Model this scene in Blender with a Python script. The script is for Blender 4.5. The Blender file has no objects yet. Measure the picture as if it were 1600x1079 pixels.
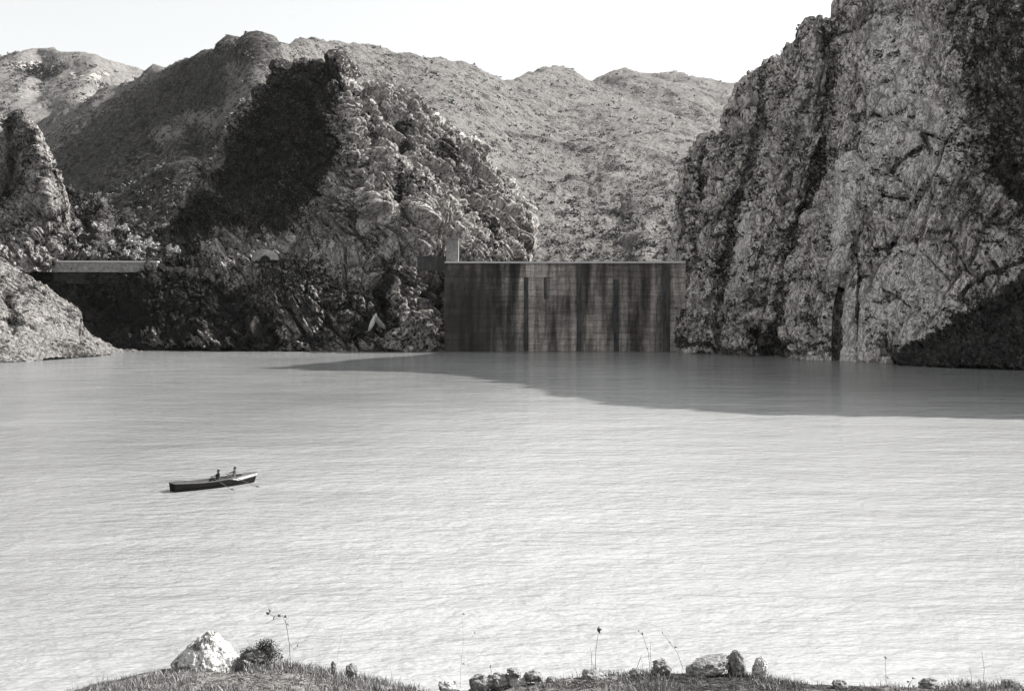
import bpy, math, random
import numpy as np
R = math.radians
sc = bpy.context.scene
# ------------------------------------------------------------------ camera
F = 1716.0; HZ = 462.0; CZ = 14.0
cam = bpy.data.cameras.new('camera'); camo = bpy.data.objects.new('camera', cam)
sc.collection.objects.link(camo); sc.camera = camo
camo.location = (0, 0, CZ); camo.rotation_euler = (R(90), 0, 0)
cam.sensor_width = 36; cam.lens = 36*F/1600; cam.shift_y = -(539.5-HZ)/1600
cam.clip_start = 0.1; cam.clip_end = 20000
# ------------------------------------------------------------------ light
SUN = np.array([0.98, 0.29, 0.85]); SUN /= np.linalg.norm(SUN)
EL = math.asin(SUN[2]); AZ = math.atan2(SUN[0], SUN[1])      # azimuth clockwise from +Y
w = bpy.data.worlds.new('World'); sc.world = w; w.use_nodes = True
nt = w.node_tree; nt.nodes.clear()
sky = nt.nodes.new('ShaderNodeTexSky'); sky.sky_type = 'NISHITA'; sky.sun_disc = False
sky.sun_elevation = EL; sky.sun_rotation = AZ; sky.altitude = 900; sky.dust_density = 8.0; sky.air_density = 1.0
bw = nt.nodes.new('ShaderNodeRGBToBW'); tn = nt.nodes.new('ShaderNodeMix'); tn.data_type = 'RGBA'; tn.blend_type = 'MULTIPLY'; tn.inputs[0].default_value = 1; tn.inputs[7].default_value = (.965, .99, 1, 1); bg = nt.nodes.new('ShaderNodeBackground'); bg.inputs[1].default_value = 0.065
wo = nt.nodes.new('ShaderNodeOutputWorld')
nt.links.new(sky.outputs[0], bw.inputs[0]); nt.links.new(bw.outputs[0], tn.inputs[6]); vl = nt.nodes.new('ShaderNodeMix'); vl.data_type = 'RGBA'; vl.blend_type = 'ADD'; vl.inputs[0].default_value = 1; vl.inputs[7].default_value = (1.85, 1.9, 1.92, 1)
nt.links.new(tn.outputs[2], vl.inputs[6]); nt.links.new(vl.outputs[2], bg.inputs[0]); nt.links.new(bg.outputs[0], wo.inputs[0])    # even white term added to the sky to fill the shade
sl = bpy.data.lights.new('sun', 'SUN'); sl.energy = 3.0; sl.angle = R(0.5); sl.color = (1.0, 0.985, 0.96)
so = bpy.data.objects.new('sun', sl); sc.collection.objects.link(so)
from mathutils import Vector, Matrix
so.rotation_euler = Vector((-SUN[0], -SUN[1], -SUN[2])).to_track_quat('-Z', 'Y').to_euler()
sc.view_settings.view_transform = 'Standard'; sc.view_settings.look = 'None'
sc.view_settings.gamma = 1; sc.view_settings.exposure = 1.75
sc.render.engine = 'CYCLES'
sc.cycles.volume_bounces = 0

# ------------------------------------------------------------------ helpers
C = sc.collection
def W(px, py, Y):
    return np.stack([(px-800)/F*Y, Y+0*px, CZ+(HZ-py)/F*Y], -1)
def tag(o, label=None, cat=None, group=None, kind=None):
    if label: o['label'] = label
    if cat: o['category'] = cat
    if group: o['group'] = group
    if kind: o['kind'] = kind
    return o
def mesh_np(name, V, Fq, mat, parent=None, smooth=True):
    me = bpy.data.meshes.new(name)
    V = np.asarray(V, np.float32).reshape(-1, 3); Fq = np.asarray(Fq, np.int32)
    k = Fq.shape[1]
    me.vertices.add(len(V)); me.vertices.foreach_set('co', V.ravel())
    me.loops.add(Fq.size); me.loops.foreach_set('vertex_index', Fq.ravel())
    me.polygons.add(len(Fq)); me.polygons.foreach_set('loop_start', np.arange(0, Fq.size, k, dtype=np.int32))
    me.polygons.foreach_set('use_smooth', np.full(len(Fq), smooth))
    me.update(calc_edges=True); me.materials.append(mat)
    o = bpy.data.objects.new(name, me); C.objects.link(o); o.parent = parent
    return o
def grid_faces(nr, nc):
    i = np.arange(nr-1)[:, None]*nc+np.arange(nc-1)[None, :]
    return np.stack([i, i+1, i+nc+1, i+nc], -1).reshape(-1, 4)
class MB:
    def __init__(s): s.v = []; s.f = []
    def add(s, vs, fs):
        b = len(s.v); s.v += [tuple(map(float, v)) for v in vs]; s.f += [tuple(b+i for i in f) for f in fs]
    def box(s, a, b):
        x0, y0, z0 = a; x1, y1, z1 = b
        s.add([(x0,y0,z0),(x1,y0,z0),(x1,y1,z0),(x0,y1,z0),(x0,y0,z1),(x1,y0,z1),(x1,y1,z1),(x0,y1,z1)],
              [(3,2,1,0),(4,5,6,7),(0,1,5,4),(1,2,6,5),(2,3,7,6),(3,0,4,7)])
    def tube(s, pts, rads, n=8):
        pts = [np.array(p, float) for p in pts]; rings = []
        for i, p in enumerate(pts):
            d = pts[min(i+1, len(pts)-1)]-pts[max(i-1, 0)]; d = d/(np.linalg.norm(d)+1e-9)
            a = np.cross(d, (0, 0, 1) if abs(d[2]) < .9 else (1, 0, 0)); a /= np.linalg.norm(a); b = np.cross(d, a)
            r = rads[i] if hasattr(rads, '__len__') else rads
            rings.append([p+r*(a*math.cos(t)+b*math.sin(t)) for t in np.linspace(0, 2*math.pi, n, endpoint=False)])
        vs = [v for r in rings for v in r]; fs = []
        for i in range(len(rings)-1):
            for j in range(n):
                fs.append((i*n+j, i*n+(j+1) % n, (i+1)*n+(j+1) % n, (i+1)*n+j))
        fs.append(tuple(range(n))[::-1]); fs.append(tuple((len(rings)-1)*n+j for j in range(n)))
        s.add(vs, fs)
    def build(s, name, mat, parent=None, smooth=False):
        me = bpy.data.meshes.new(name); me.from_pydata(s.v, [], s.f); me.update(); me.materials.append(mat)
        if smooth: me.polygons.foreach_set('use_smooth', [True]*len(me.polygons))
        o = bpy.data.objects.new(name, me); C.objects.link(o); o.parent = parent
        return o
def empty(name, loc, rz=0):
    o = bpy.data.objects.new(name, None); C.objects.link(o); o.location = loc; o.rotation_euler.z = rz
    o.empty_display_size = .2
    return o
# ---- numpy noise
def hsh(i, j, k, s):
    h = (i.astype(np.uint32)*np.uint32(374761393)) ^ (j.astype(np.uint32)*np.uint32(668265263)) ^ (k.astype(np.uint32)*np.uint32(2147483647)) ^ np.uint32((s*1274126177) & 0xffffffff)
    h = (h ^ (h >> np.uint32(13)))*np.uint32(1274126177); h = (h ^ (h >> np.uint32(16)))*np.uint32(2246822519)
    return h ^ (h >> np.uint32(15))
def h01(*a): return hsh(*a).astype(np.float64)/4294967295.0
def vnoise(P, s=0):      # gradient noise about -1..1
    P = P+np.array([1000.5, 1000.5, 1000.5]); I = np.floor(P).astype(np.int64); f = P-I; u = f*f*f*(f*(f*6-15)+10)
    out = 0
    for dx in (0, 1):
        for dy in (0, 1):
            for dz in (0, 1):
                h = hsh(I[..., 0]+dx, I[..., 1]+dy, I[..., 2]+dz, s)
                gx = (h & np.uint32(1023))/511.5-1; gy = ((h >> np.uint32(10)) & np.uint32(1023))/511.5-1; gz = ((h >> np.uint32(20)) & np.uint32(1023))/511.5-1
                d = gx*(f[..., 0]-dx)+gy*(f[..., 1]-dy)+gz*(f[..., 2]-dz)
                wx = u[..., 0] if dx else 1-u[..., 0]; wy = u[..., 1] if dy else 1-u[..., 1]; wz = u[..., 2] if dz else 1-u[..., 2]
                out = out+d*wx*wy*wz
    return out*1.5
def fbm(P, o=4, s=0, g=.5):
    a = 1; r = 0
    for i in range(o): r = r+a*vnoise(P*(2.03**i), s+i); a *= g
    return r
def ridged(P, o=4, s=0, g=.55):
    a = 1; r = 0
    for i in range(o): r = r+a*(1-2*np.abs(vnoise(P*(2.07**i), s+i))); a *= g
    return r
def facet(P, s=0):       # blocky rock: every voronoi cell its own tilted plane; returns offset, crack distance
    P = P+1000.0; I = np.floor(P).astype(np.int64)
    b1 = np.full(P.shape[:-1], 9.); b2 = b1.copy(); off = np.zeros(P.shape[:-1])
    for dx in (-1, 0, 1):
        for dy in (-1, 0, 1):
            for dz in (-1, 0, 1):
                i, j, k = I[..., 0]+dx, I[..., 1]+dy, I[..., 2]+dz
                h = hsh(i, j, k, s); h2 = hsh(i, j, k, s+77)
                ex = P[..., 0]-(i+(h & np.uint32(1023))/1023.); ey = P[..., 1]-(j+((h >> np.uint32(10)) & np.uint32(1023))/1023.); ez = P[..., 2]-(k+((h >> np.uint32(20)) & np.uint32(1023))/1023.)
                d = np.sqrt(ex*ex+ey*ey+ez*ez)
                val = ((h2 & np.uint32(255))/127.5-1)*.5+1.1*(((h2 >> np.uint32(8)) & np.uint32(255))/127.5-1)*ex+1.1*(((h2 >> np.uint32(16)) & np.uint32(255))/127.5-1)*ez+.8*(((h2 >> np.uint32(24)) & np.uint32(255))/127.5-1)*ey
                m = d < b1
                b2 = np.where(m, b1, np.minimum(b2, d)); off = np.where(m, val, off); b1 = np.where(m, d, b1)
    return off, b2-b1
def tps(ctrl):
    c = np.array(ctrl, float); S = 300.; x = c[:, :2]/S; n = len(c)
    def k(r2): return .5*r2*np.log(r2+1e-9)
    A = np.zeros((n+3, n+3)); d = ((x[:, None]-x[None])**2).sum(-1); A[:n, :n] = k(d)+np.eye(n)*1e-3
    A[:n, n] = 1; A[:n, n+1:] = x; A[n, :n] = 1; A[n+1:, :n] = x.T
    wv = np.linalg.solve(A, np.concatenate([c[:, 2], [0, 0, 0]]))
    def f(px, py):
        q = np.stack([px, py], -1)/S; r = wv[n]+wv[n+1]*q[..., 0]+wv[n+2]*q[..., 1]
        for i in range(n): r = r+wv[i]*k((q[..., 0]-x[i, 0])**2+(q[..., 1]-x[i, 1])**2)
        return r
    return f
def segdist(px, py, poly):
    best = np.full(px.shape, 1e9)
    for (x0, y0), (x1, y1) in zip(poly[:-1], poly[1:]):
        dx, dy = x1-x0, y1-y0; t = np.clip(((px-x0)*dx+(py-y0)*dy)/(dx*dx+dy*dy), 0, 1)
        best = np.minimum(best, np.hypot(px-x0-t*dx, py-y0-t*dy))
    return best
def normals(V):
    a = np.gradient(V, axis=0); b = np.gradient(V, axis=1); n = np.cross(b, a)
    return n/(np.linalg.norm(n, axis=-1, keepdims=True)+1e-9)
SCRUB_SHADE = {}
def landform(name, top, bottom, ctrl, creases, cols, rows, disp, mat, back=(60, 1.0), brows=60, xs=None, skyrough=None, scrub=(), slabs=()):
    """rock mass: front face between its foot and its crest, then a real back slope behind the crest"""
    top = np.array(top, float); bottom = np.array(bottom, float)
    px = np.linspace(top[0, 0], top[-1, 0], cols) if xs is None else xs
    ty = np.interp(px, top[:, 0], top[:, 1]); by = np.interp(px, bottom[:, 0], bottom[:, 1])
    if skyrough:
        q = np.stack([px/skyrough[0], 0*px, 0*px], -1); ty = ty-np.abs(fbm(q, 4, 91, .6))*skyrough[1]+skyrough[1]*.3
    s = np.linspace(0, 1, rows)[:, None]
    PX = np.broadcast_to(px, (rows, cols)); PY = by[None]*(1-s)+ty[None]*s
    Y = tps(ctrl)(PX, PY)
    Y = np.maximum(Y, 60)
    for poly, wd, dp in creases: Y = Y+dp*np.exp(-(segdist(PX, PY, poly)/wd)**2)
    V = W(PX, PY, Y)
    # back slope
    L, sl_ = back; t = (np.linspace(0, 1, brows+1)[1:]**1.5)[:, None]
    T = V[-1]; u = T[:, :2]/np.linalg.norm(T[:, :2], axis=1, keepdims=True)
    B = np.zeros((brows, cols, 3)); B[..., :2] = T[None, :, :2]+u[None]*(t*L)[..., None]; B[..., 2] = T[None, :, 2]-sl_*L*(t**1.3)
    V = np.concatenate([V, B], 0)
    N = normals(V); N = np.where((N[..., 1:2] > .3) & (np.arange(len(V)) < rows)[:, None, None], -N, N)
    AX = np.concatenate([PX, np.broadcast_to(px, (brows, cols))]); AY = np.concatenate([PY, np.broadcast_to(ty, (brows, cols))])
    sm = np.zeros(AX.shape)      # broad smooth slabs of the rock face
    for poly, wd, k in slabs: sm = np.maximum(sm, k*np.exp(-(segdist(AX, AY, poly)/wd)**4))
    V = disp(V, N, 1-sm, np.concatenate([PX, np.broadcast_to(px, (brows, cols))]))
    o = mesh_np(name, V, grid_faces(rows+brows, cols), mat)
    sa = np.zeros(AX.shape)      # painted dark cover: scrub along ledges and joints, plus shade of faces and gullies
    for poly, wd, k in scrub: sa = np.maximum(sa, k*np.exp(-(segdist(AX, AY, poly)/wd)**4)) if k > 0 else sa*(1+k*np.exp(-(segdist(AX, AY, poly)/wd)**4))
    at = o.data.attributes.new('scrub', 'FLOAT', 'POINT'); at.data.foreach_set('value', sa.astype(np.float32).ravel())
    at = o.data.attributes.new('slab', 'FLOAT', 'POINT'); at.data.foreach_set('value', sm.astype(np.float32).ravel())
    o['kind'] = 'structure'; SCRUB_SHADE[id(V)] = sa; SCRUB_SHADE['last'] = (V, N, sa, rows)
    return o, V

# ------------------------------------------------------------------ materials
class M:
    def __init__(s, name, rough=.9, spec=.2):
        s.m = bpy.data.materials.new(name); s.m.use_nodes = True; s.t = s.m.node_tree
        s.b = s.t.nodes['Principled BSDF']; s.b.inputs['Roughness'].default_value = rough
        s.b.inputs['Specular IOR Level'].default_value = spec
        s.co = s.n('ShaderNodeTexCoord').outputs['Object']
    def n(s, t, **k):
        x = s.t.nodes.new(t)
        for a, v in k.items(): setattr(x, a, v)
        return x
    def l(s, a, b): s.t.links.new(a, b)
    def mapped(s, sc_=(1, 1, 1), rot=(0, 0, 0)):
        m = s.n('ShaderNodeMapping'); m.inputs['Scale'].default_value = sc_; m.inputs['Rotation'].default_value = rot
        s.l(s.co, m.inputs[0]); return m.outputs[0]
    def noise(s, scale, det=4, rough=.6, vec=None, dist=0):
        x = s.n('ShaderNodeTexNoise'); x.inputs['Scale'].default_value = scale; x.inputs['Detail'].default_value = det
        x.inputs['Roughness'].default_value = rough; x.inputs['Distortion'].default_value = dist
        s.l(vec if vec is not None else s.co, x.inputs[0]); return x.outputs[0]
    def vor(s, scale, feature='F1', vec=None, out=0):
        x = s.n('ShaderNodeTexVoronoi', feature=feature); x.inputs['Scale'].default_value = scale
        s.l(vec if vec is not None else s.co, x.inputs[0]); return x.outputs[out]
    def ramp(s, f, stops):
        r = s.n('ShaderNodeValToRGB'); e = r.color_ramp.elements
        while len(e) < len(stops): e.new(.5)
        for q, (p, c) in zip(e, stops):
            q.position = p; q.color = (*(c if hasattr(c, '__len__') else (c, c*.975, c*.955)), 1)
        s.l(f, r.inputs[0]); return r.outputs[0]
    def mix(s, f, a, b, mode='MIX'):
        x = s.n('ShaderNodeMix', data_type='RGBA', blend_type=mode)
        for v, k in ((f, 0), (a, 6), (b, 7)):
            if hasattr(v, 'is_output'): s.l(v, x.inputs[k])
            elif hasattr(v, '__len__'): x.inputs[k].default_value = (*v, 1)
            else: x.inputs[k].default_value = v if k == 0 else (v, v, v, 1)
        return x.outputs[2]
    def math(s, op, a, b=0):
        x = s.n('ShaderNodeMath', operation=op)
        for v, k in ((a, 0), (b, 1)):
            if hasattr(v, 'is_output'): s.l(v, x.inputs[k])
            else: x.inputs[k].default_value = v
        return x.outputs[0]
    def bump(s, h, dist, strength=1, prev=None):
        x = s.n('ShaderNodeBump'); x.inputs['Distance'].default_value = dist; x.inputs['Strength'].default_value = strength
        s.l(h, x.inputs['Height'])
        if prev: s.l(prev, x.inputs['Normal'])
        return x.outputs[0]
    def out(s, col=None, nrm=None):
        if col is not None:
            if hasattr(col, 'is_output'): s.l(col, s.b.inputs['Base Color'])
            else: s.b.inputs['Base Color'].default_value = (*col, 1)
        if nrm is not None: s.l(nrm, s.b.inputs['Normal'])
        return s.m
def rock_mat(name, lo, hi, spots=.3, spotcol=.03, scale=1., cracks=0.0, patch=None, bumpd=.5, fine=1.0, tilt=.5, veins=.8, finlo=.2, grain=.5, speck=.7):
    m = M(name, .92, .15)
    wv = m.n('ShaderNodeVectorMath', operation='MULTIPLY_ADD'); nn = m.n('ShaderNodeTexNoise'); nn.inputs['Scale'].default_value = .3*scale; nn.inputs['Detail'].default_value = 3; m.l(m.co, nn.inputs[0])
    wv.inputs[1].default_value = (.9/scale,)*3; m.l(nn.outputs[1], wv.inputs[0]); m.l(m.co, wv.inputs[2])
    def strat(z, t):
        r1 = m.n('ShaderNodeMapping'); r1.inputs['Rotation'].default_value = (0, t, 0); m.l(wv.outputs[0], r1.inputs[0])
        r2 = m.n('ShaderNodeMapping'); r2.inputs['Scale'].default_value = (1, 1, z); m.l(r1.outputs[0], r2.inputs[0]); return r2.outputs[0]
    s1 = strat(.35, tilt)
    big = m.noise(.05*scale, 5, .6); mid = m.noise(.6*scale, 6, .7, s1); fin = m.noise(1.5*scale*fine, 4, .85, s1)
    t = m.math('ADD', m.math('MULTIPLY', big, .35), m.math('MULTIPLY', mid, .65))
    col = m.ramp(t, [(.36, lo), (.46, (lo+hi)*.5), (.55, hi)])
    col = m.mix(.8, col, m.ramp(fin, [(.32, finlo), (.43, .5+finlo*.5), (.55, 1.0)]), 'MULTIPLY')
    # thin dark joints running steeply through the beds
    def joints(sc_, z, t, wd):
        a = m.noise(sc_*scale, 3, .55, strat(z, t)); a = m.math('ABSOLUTE', m.math('SUBTRACT', a, .5)); return m.ramp(a, [(0, (0, 0, 0)), (wd, (1, 1, 1))])
    j1 = joints(.32, .22, tilt, .022); j2 = joints(.8, .4, -tilt*1.3, .025); j3 = joints(.35, 1.8, .15, .012)
    jj = m.mix(1.0, m.mix(1.0, j1, j2, 'MULTIPLY'), j3, 'MULTIPLY')
    col = m.mix(veins, col, m.mix(1.0, col, m.mix(.8, 1.0, jj), 'MULTIPLY'))
    # scrub and lichen growing in scattered tufts
    sp = m.math('ADD', m.math('MULTIPLY', m.noise(1.15*scale, 4, .7), .75), m.math('MULTIPLY', m.noise(.07*scale, 4, .6), .6))
    msk = m.ramp(sp, [(.72-.12*spots, (0, 0, 0)), (.76-.12*spots, (1, 1, 1))])
    col = m.mix(msk, col, (spotcol, spotcol*.97, spotcol*.9))
    at = m.n('ShaderNodeAttribute'); at.attribute_name = 'scrub'  # drawn mask of scrub mixed with painted shade
    e = m.math('ADD', at.outputs['Fac'], m.math('MULTIPLY', m.math('SUBTRACT', m.noise(grain, 7, .82), .5), 2.4))
    e = m.math('MINIMUM', e, 1.0)
    mk = m.math('MULTIPLY', m.ramp(e, [(.42, (0, 0, 0)), (.56, (1, 1, 1))]), m.ramp(at.outputs['Fac'], [(.0, (0, 0, 0)), (.12, (.95, .95, .95))]))
    peep = m.ramp(m.noise(grain*.7, 5, .85, s1), [(.44, .2), (.57, 1.0)])
    sc_ = m.mix(1.0, (spotcol*8, spotcol*7.8, spotcol*7.6), m.mix(1.0, peep, peep, 'MULTIPLY'), 'MULTIPLY')
    col = m.mix(mk, col, sc_)
    spk = m.noise(grain*1.15, 3, .85, s1); sb = m.n('ShaderNodeAttribute'); sb.attribute_name = 'slab'; amt = m.math('MULTIPLY', m.math('SUBTRACT', 1.0, m.math('MULTIPLY', sb.outputs['Fac'], .75)), speck)
    col = m.mix(amt, col, m.ramp(spk, [(.415, .05), (.46, 1.0)]), 'MULTIPLY')
    nr = m.bump(mid, bumpd*2.4/scale, 1.0); nr = m.bump(fin, bumpd*.8/scale, 1.0, nr)
    nr = m.bump(jj, cracks+.15, 1, nr)
    return m.out(col, nr)
rock_left = rock_mat('pale_scrubby_rock', .34, .62, spots=-.3, spotcol=.008, tilt=-.6, finlo=.3, grain=.9)
rock_right = rock_mat('grey_limestone', .7, .88, spots=-.4, spotcol=.03, cracks=.4, tilt=.35, finlo=.72, veins=.5, grain=.9, speck=.85)
rock_cove = rock_mat('shade_dark_cove_rock', .012, .055, spots=.3, spotcol=.012)  # base tone darkened to carry the peak's cast shadow
rock_spire = rock_mat('spire_rock', .16, .5, spots=.15, spotcol=.03)
hill_mat = rock_mat('scrub_hillside', .135, .23, spots=-.1, spotcol=.010, scale=.9, finlo=.4, grain=.35, speck=.8, bumpd=.35, veins=.3)
far_mat = rock_mat('far_scrub_hillside', .16, .25, spots=-.1, spotcol=.08, scale=.6, finlo=.4, grain=.2, bumpd=.3, veins=.3)
dark_mat = rock_mat('dark_scree', .045, .18, spots=.1, spotcol=.012)
sand_mat = rock_mat('sandy_bank', .17, .27, spots=.15, spotcol=.04, bumpd=.2, veins=.3, speck=.5, grain=1.2)
soil_mat = rock_mat('dry_soil', .14, .32, spots=0, spotcol=.04, scale=12, bumpd=.6)

# ------------------------------------------------------------------ ground, water
gm = mesh_np('ground', [(-3300, -300, -6), (3300, -300, -6), (3300, 3300, -6), (-3300, 3300, -6)], [(0, 1, 2, 3)], hill_mat); gm['kind'] = 'structure'
m = M('lake_water', .14, .5)
m.b.inputs['IOR'].default_value = 1.33
w1 = m.noise(.75, 3, .6, m.mapped((.8, 1.5, 1), (0, 0, .22))); w2 = m.noise(2.6, 3, .65, m.mapped((.8, 1.5, 1), (0, 0, -.1))); w3 = m.noise(.10, 4, .6, m.mapped((.7, 1.6, 1), (0, 0, .2)))
nb = m.bump(w1, .42, .7); nb = m.bump(w2, .10, .7, nb); nb = m.bump(w3, 1.4, .5, nb)
pale_area = m.n('ShaderNodeMapping', vector_type='TEXTURE'); pale_area.inputs['Location'].default_value = (34, 72, 0); pale_area.inputs['Scale'].default_value = (75, 112, 50); m.l(m.co, pale_area.inputs[0])  # water colour grows paler toward this centre
sg = m.n('ShaderNodeTexGradient', gradient_type='SPHERICAL'); m.l(pale_area.outputs[0], sg.inputs[0])
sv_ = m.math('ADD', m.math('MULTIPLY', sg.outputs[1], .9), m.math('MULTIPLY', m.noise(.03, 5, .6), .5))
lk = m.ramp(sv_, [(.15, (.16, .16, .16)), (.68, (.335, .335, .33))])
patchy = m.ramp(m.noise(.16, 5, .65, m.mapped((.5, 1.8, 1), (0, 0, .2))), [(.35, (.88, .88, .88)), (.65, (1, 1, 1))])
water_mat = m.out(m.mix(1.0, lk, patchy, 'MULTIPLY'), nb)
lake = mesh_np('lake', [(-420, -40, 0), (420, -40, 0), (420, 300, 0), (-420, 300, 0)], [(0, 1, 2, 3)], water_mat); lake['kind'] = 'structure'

# ------------------------------------------------------------------ land
def rock_disp(a_big, a_fac, fs, a_fin, seed, aniso=(1, 1, .55), tilt=0.0, crack=1.0, bs=24., bo=3, bg_=.55):
    def f(V, N, am, PX):
        Q = V.copy(); Q[..., 0] += tilt*V[..., 2]; Q = Q*np.array(aniso)
        d = a_big*ridged(Q/bs, bo, seed, bg_)
        warp = np.stack([fbm(V/6, 2, seed+40), fbm(V/6, 2, seed+50), fbm(V/6, 2, seed+60)], -1)
        o1, c1 = facet(Q/fs+warp*.12, seed+5); o2, c2 = facet(Q/(fs*.4)+warp*.2, seed+6); o3, c3 = facet(Q/(fs*.16)+warp*.35, seed+7)
        d = d+a_fac*(o1-1.3*crack*np.exp(-(c1/.08)**2))*(.35+.65*am)+am*a_fac*.5*(o2-1.3*crack*np.exp(-(c2/.12)**2))+am*a_fac*.24*(o3-1.2*crack*np.exp(-(c3/.16)**2))
        d = d+(.3+.7*am)*a_fin*ridged(Q/2.4, 3, seed+20)
        return V+N*d[..., None]
    return f
# the mountain behind the dam
hill_top = [(-80,275),(0,240),(60,210),(110,182),(180,150),(240,122),(300,105),(350,88),(385,73),(400,69),(412,77),(425,88),(455,84),(490,79),(520,82),(560,83),(600,89),(615,98),(660,98),(700,108),(740,120),(780,132),(820,130),(865,118),(885,119),(910,128),(925,131),(960,122),(1000,121),(1050,125),(1090,132),(1160,139),(1300,150),(1700,170)]
hill, HV = landform('hill', hill_top, [(-80, 600), (1700, 600)],
  [(400,75,700),(300,105,800),(240,125,900),(100,185,1000),(-80,270,1080),(400,200,560),(300,200,650),(200,200,800),(100,300,700),(200,300,560),(300,300,460),(100,400,440),(250,400,400),(-80,400,500),
   (500,84,760),(600,92,850),(600,200,700),(800,130,1000),(800,250,700),(800,400,430),(700,200,650),(1000,122,1300),(1000,200,900),(1000,300,620),(1000,400,430),(1200,140,1400),(1150,300,600),(1150,400,430),(500,400,420),(500,200,600),(1700,170,1400),(1700,400,500),(800,470,385),(200,470,385),(1500,470,400),(-80,600,370),(300,600,340),(800,600,340),(1200,600,340),(1700,600,350)],
  [([(700,110),(760,180),(900,260),(1000,330)], 30, 14), ([(925,131),(1000,165),(1090,198),(1150,205)], 16, 60), ([(640,120),(700,260),(760,350)], 22, -12), ([(960,300),(1010,330),(1000,400)], 22, -20),
   ([(330,100),(300,200),(330,300)], 26, 25), ([(410,90),(405,150),(395,190)], 24, -40), ([(240,130),(170,230),(150,330)], 30, 20), ([(250,200),(300,260),(320,270)], 18, -18)],
  760, 330, rock_disp(6.5, .55, 11, .2, 3, (1, 1, .8), 0, .5, 110., 6, .5), hill_mat, back=(500, .35), brows=30,
  scrub=[([(350,130),(250,200),(150,260),(100,330)], 66, .8), ([(330,270),(230,330),(150,350)], 55, .85), ([(400,100),(330,170),(300,240)], 34, .7), ([(260,225),(330,195),(400,180)], 16, -.8), ([(385,130),(405,190)], 22, -.7), ([(500,130),(640,130),(760,200)], 40, .28), ([(925,135),(1000,165),(1090,198)], 12, .45), ([(800,405),(900,402),(1060,405)], 3, .5), ([(780,215),(900,255)], 4, .6), ([(930,360),(1000,362)], 3, .6)])  # left slope's shade painted in, with paler sunlit streaks and some scrub
far, FV = landform('hill', [(-400,150),(-200,125),(-60,104),(0,94),(40,88),(65,85),(100,90),(150,96),(200,108),(240,121),(300,150),(420,200)], [(-400,330), (420,330)],
  [(-400,150,1700),(0,95,1600),(100,90,1600),(240,122,1650),(420,200,1700),(0,200,1300),(240,220,1300),(-400,320,1000),(0,320,950),(420,320,1000)],
  [([(60,86),(75,120),(60,160)], 22, 50), ([(150,100),(120,170),(140,220)], 20, -50)],
  330, 160, rock_disp(8, .8, 22, .25, 9, (1, 1, .9), 0, .5, 200., 6, .48), far_mat, back=(600, .35), brows=16, scrub=[([(20,112),(90,118)], 6, .8), ([(60,112),(85,120)], 9, .9), ([(115,122),(160,125)], 5, .6), ([(-40,150),(200,170)], 20, .3)])
# the left peak beside the dam
peak, PV = landform('rock_peak',
  [(215,470),(235,412),(262,392),(285,345),(300,290),(320,250),(352,222),(380,190),(402,165),(415,140),(430,116),(445,108),(460,113),(475,104),(490,100),(500,107),(515,104),(530,112),(538,135),(548,146),(575,140),(600,148),(640,163),(680,185),(700,200),(722,222),(745,240),(758,262),(776,292),(790,315),(800,337),(809,354),(813,385),(818,420),(830,470)],
  [(215, 552), (830, 560)],
  [(545,115,338),(550,200,322),(565,300,306),(590,400,294),(600,480,285),(600,555,280),
   (430,120,352),(470,250,340),(480,350,320),(350,230,372),(330,330,355),(262,392,338),(400,330,336),(400,405,306),(300,450,303),(215,555,288),(215,470,310),(300,550,283),(400,550,280),(500,550,281),(450,470,287),(530,470,285),
   (640,165,345),(700,210,345),(650,300,312),(700,400,297),(762,258,350),(760,400,305),(825,345,345),(828,410,335),(700,300,325),(760,330,330),(680,480,290),(700,555,286),(845,555,340),(845,470,340)],
  [([(640,190),(628,250),(622,330),(592,402),(592,470)], 11, 8), ([(590,170),(575,260)], 9, 5), ([(700,250),(720,330),(760,400)], 10, 5), ([(660,300),(650,400),(655,540)], 14, -3),
   ([(545,150),(553,240),(590,340)], 10, -5), ([(440,407),(520,406),(600,408),(690,408)], 5, 4), ([(480,340),(430,400),(360,450)], 14, -5), ([(600,400),(612,470),(640,545)], 13, -4),
   ([(350,480),(420,520),(430,548)], 12, 4), ([(500,420),(520,480),(560,530)], 10, 4), ([(760,280),(790,340),(800,400)], 9, 5), ([(690,215),(700,290)], 9, -4)],
  760, 560, rock_disp(3.2, 2.5, 7.0, .2, 17, (1, 1, .42), .75), rock_left, back=(110, .75), brows=50,
  scrub=[([(470,150),(420,230),(390,300)], 62, .78), ([(500,130),(500,220),(480,280)], 48, .8), ([(430,115),(520,115)], 14, .75), ([(400,330),(330,350),(290,380)], 52, .72), ([(460,320),(420,370)], 40, .75), ([(250,450),(400,520)], 55, .82), ([(440,450),(580,500)], 60, .6), ([(540,330),(580,400)], 22, .5), ([(622,200),(622,330),(592,402)], 9, .8),  # mostly painted shade of the left face, foot and gully
         ([(690,230),(720,330),(765,370)], 7, .6), ([(660,420),(660,540)], 30, .38), ([(610,410),(600,470),(560,540)], 10, .85), ([(690,420),(690,548)], 6, .6), ([(560,380),(480,395),(410,400)], 16, -.5), ([(820,360),(822,400)], 8, .6), ([(780,280),(800,330)], 6, .5)])
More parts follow.
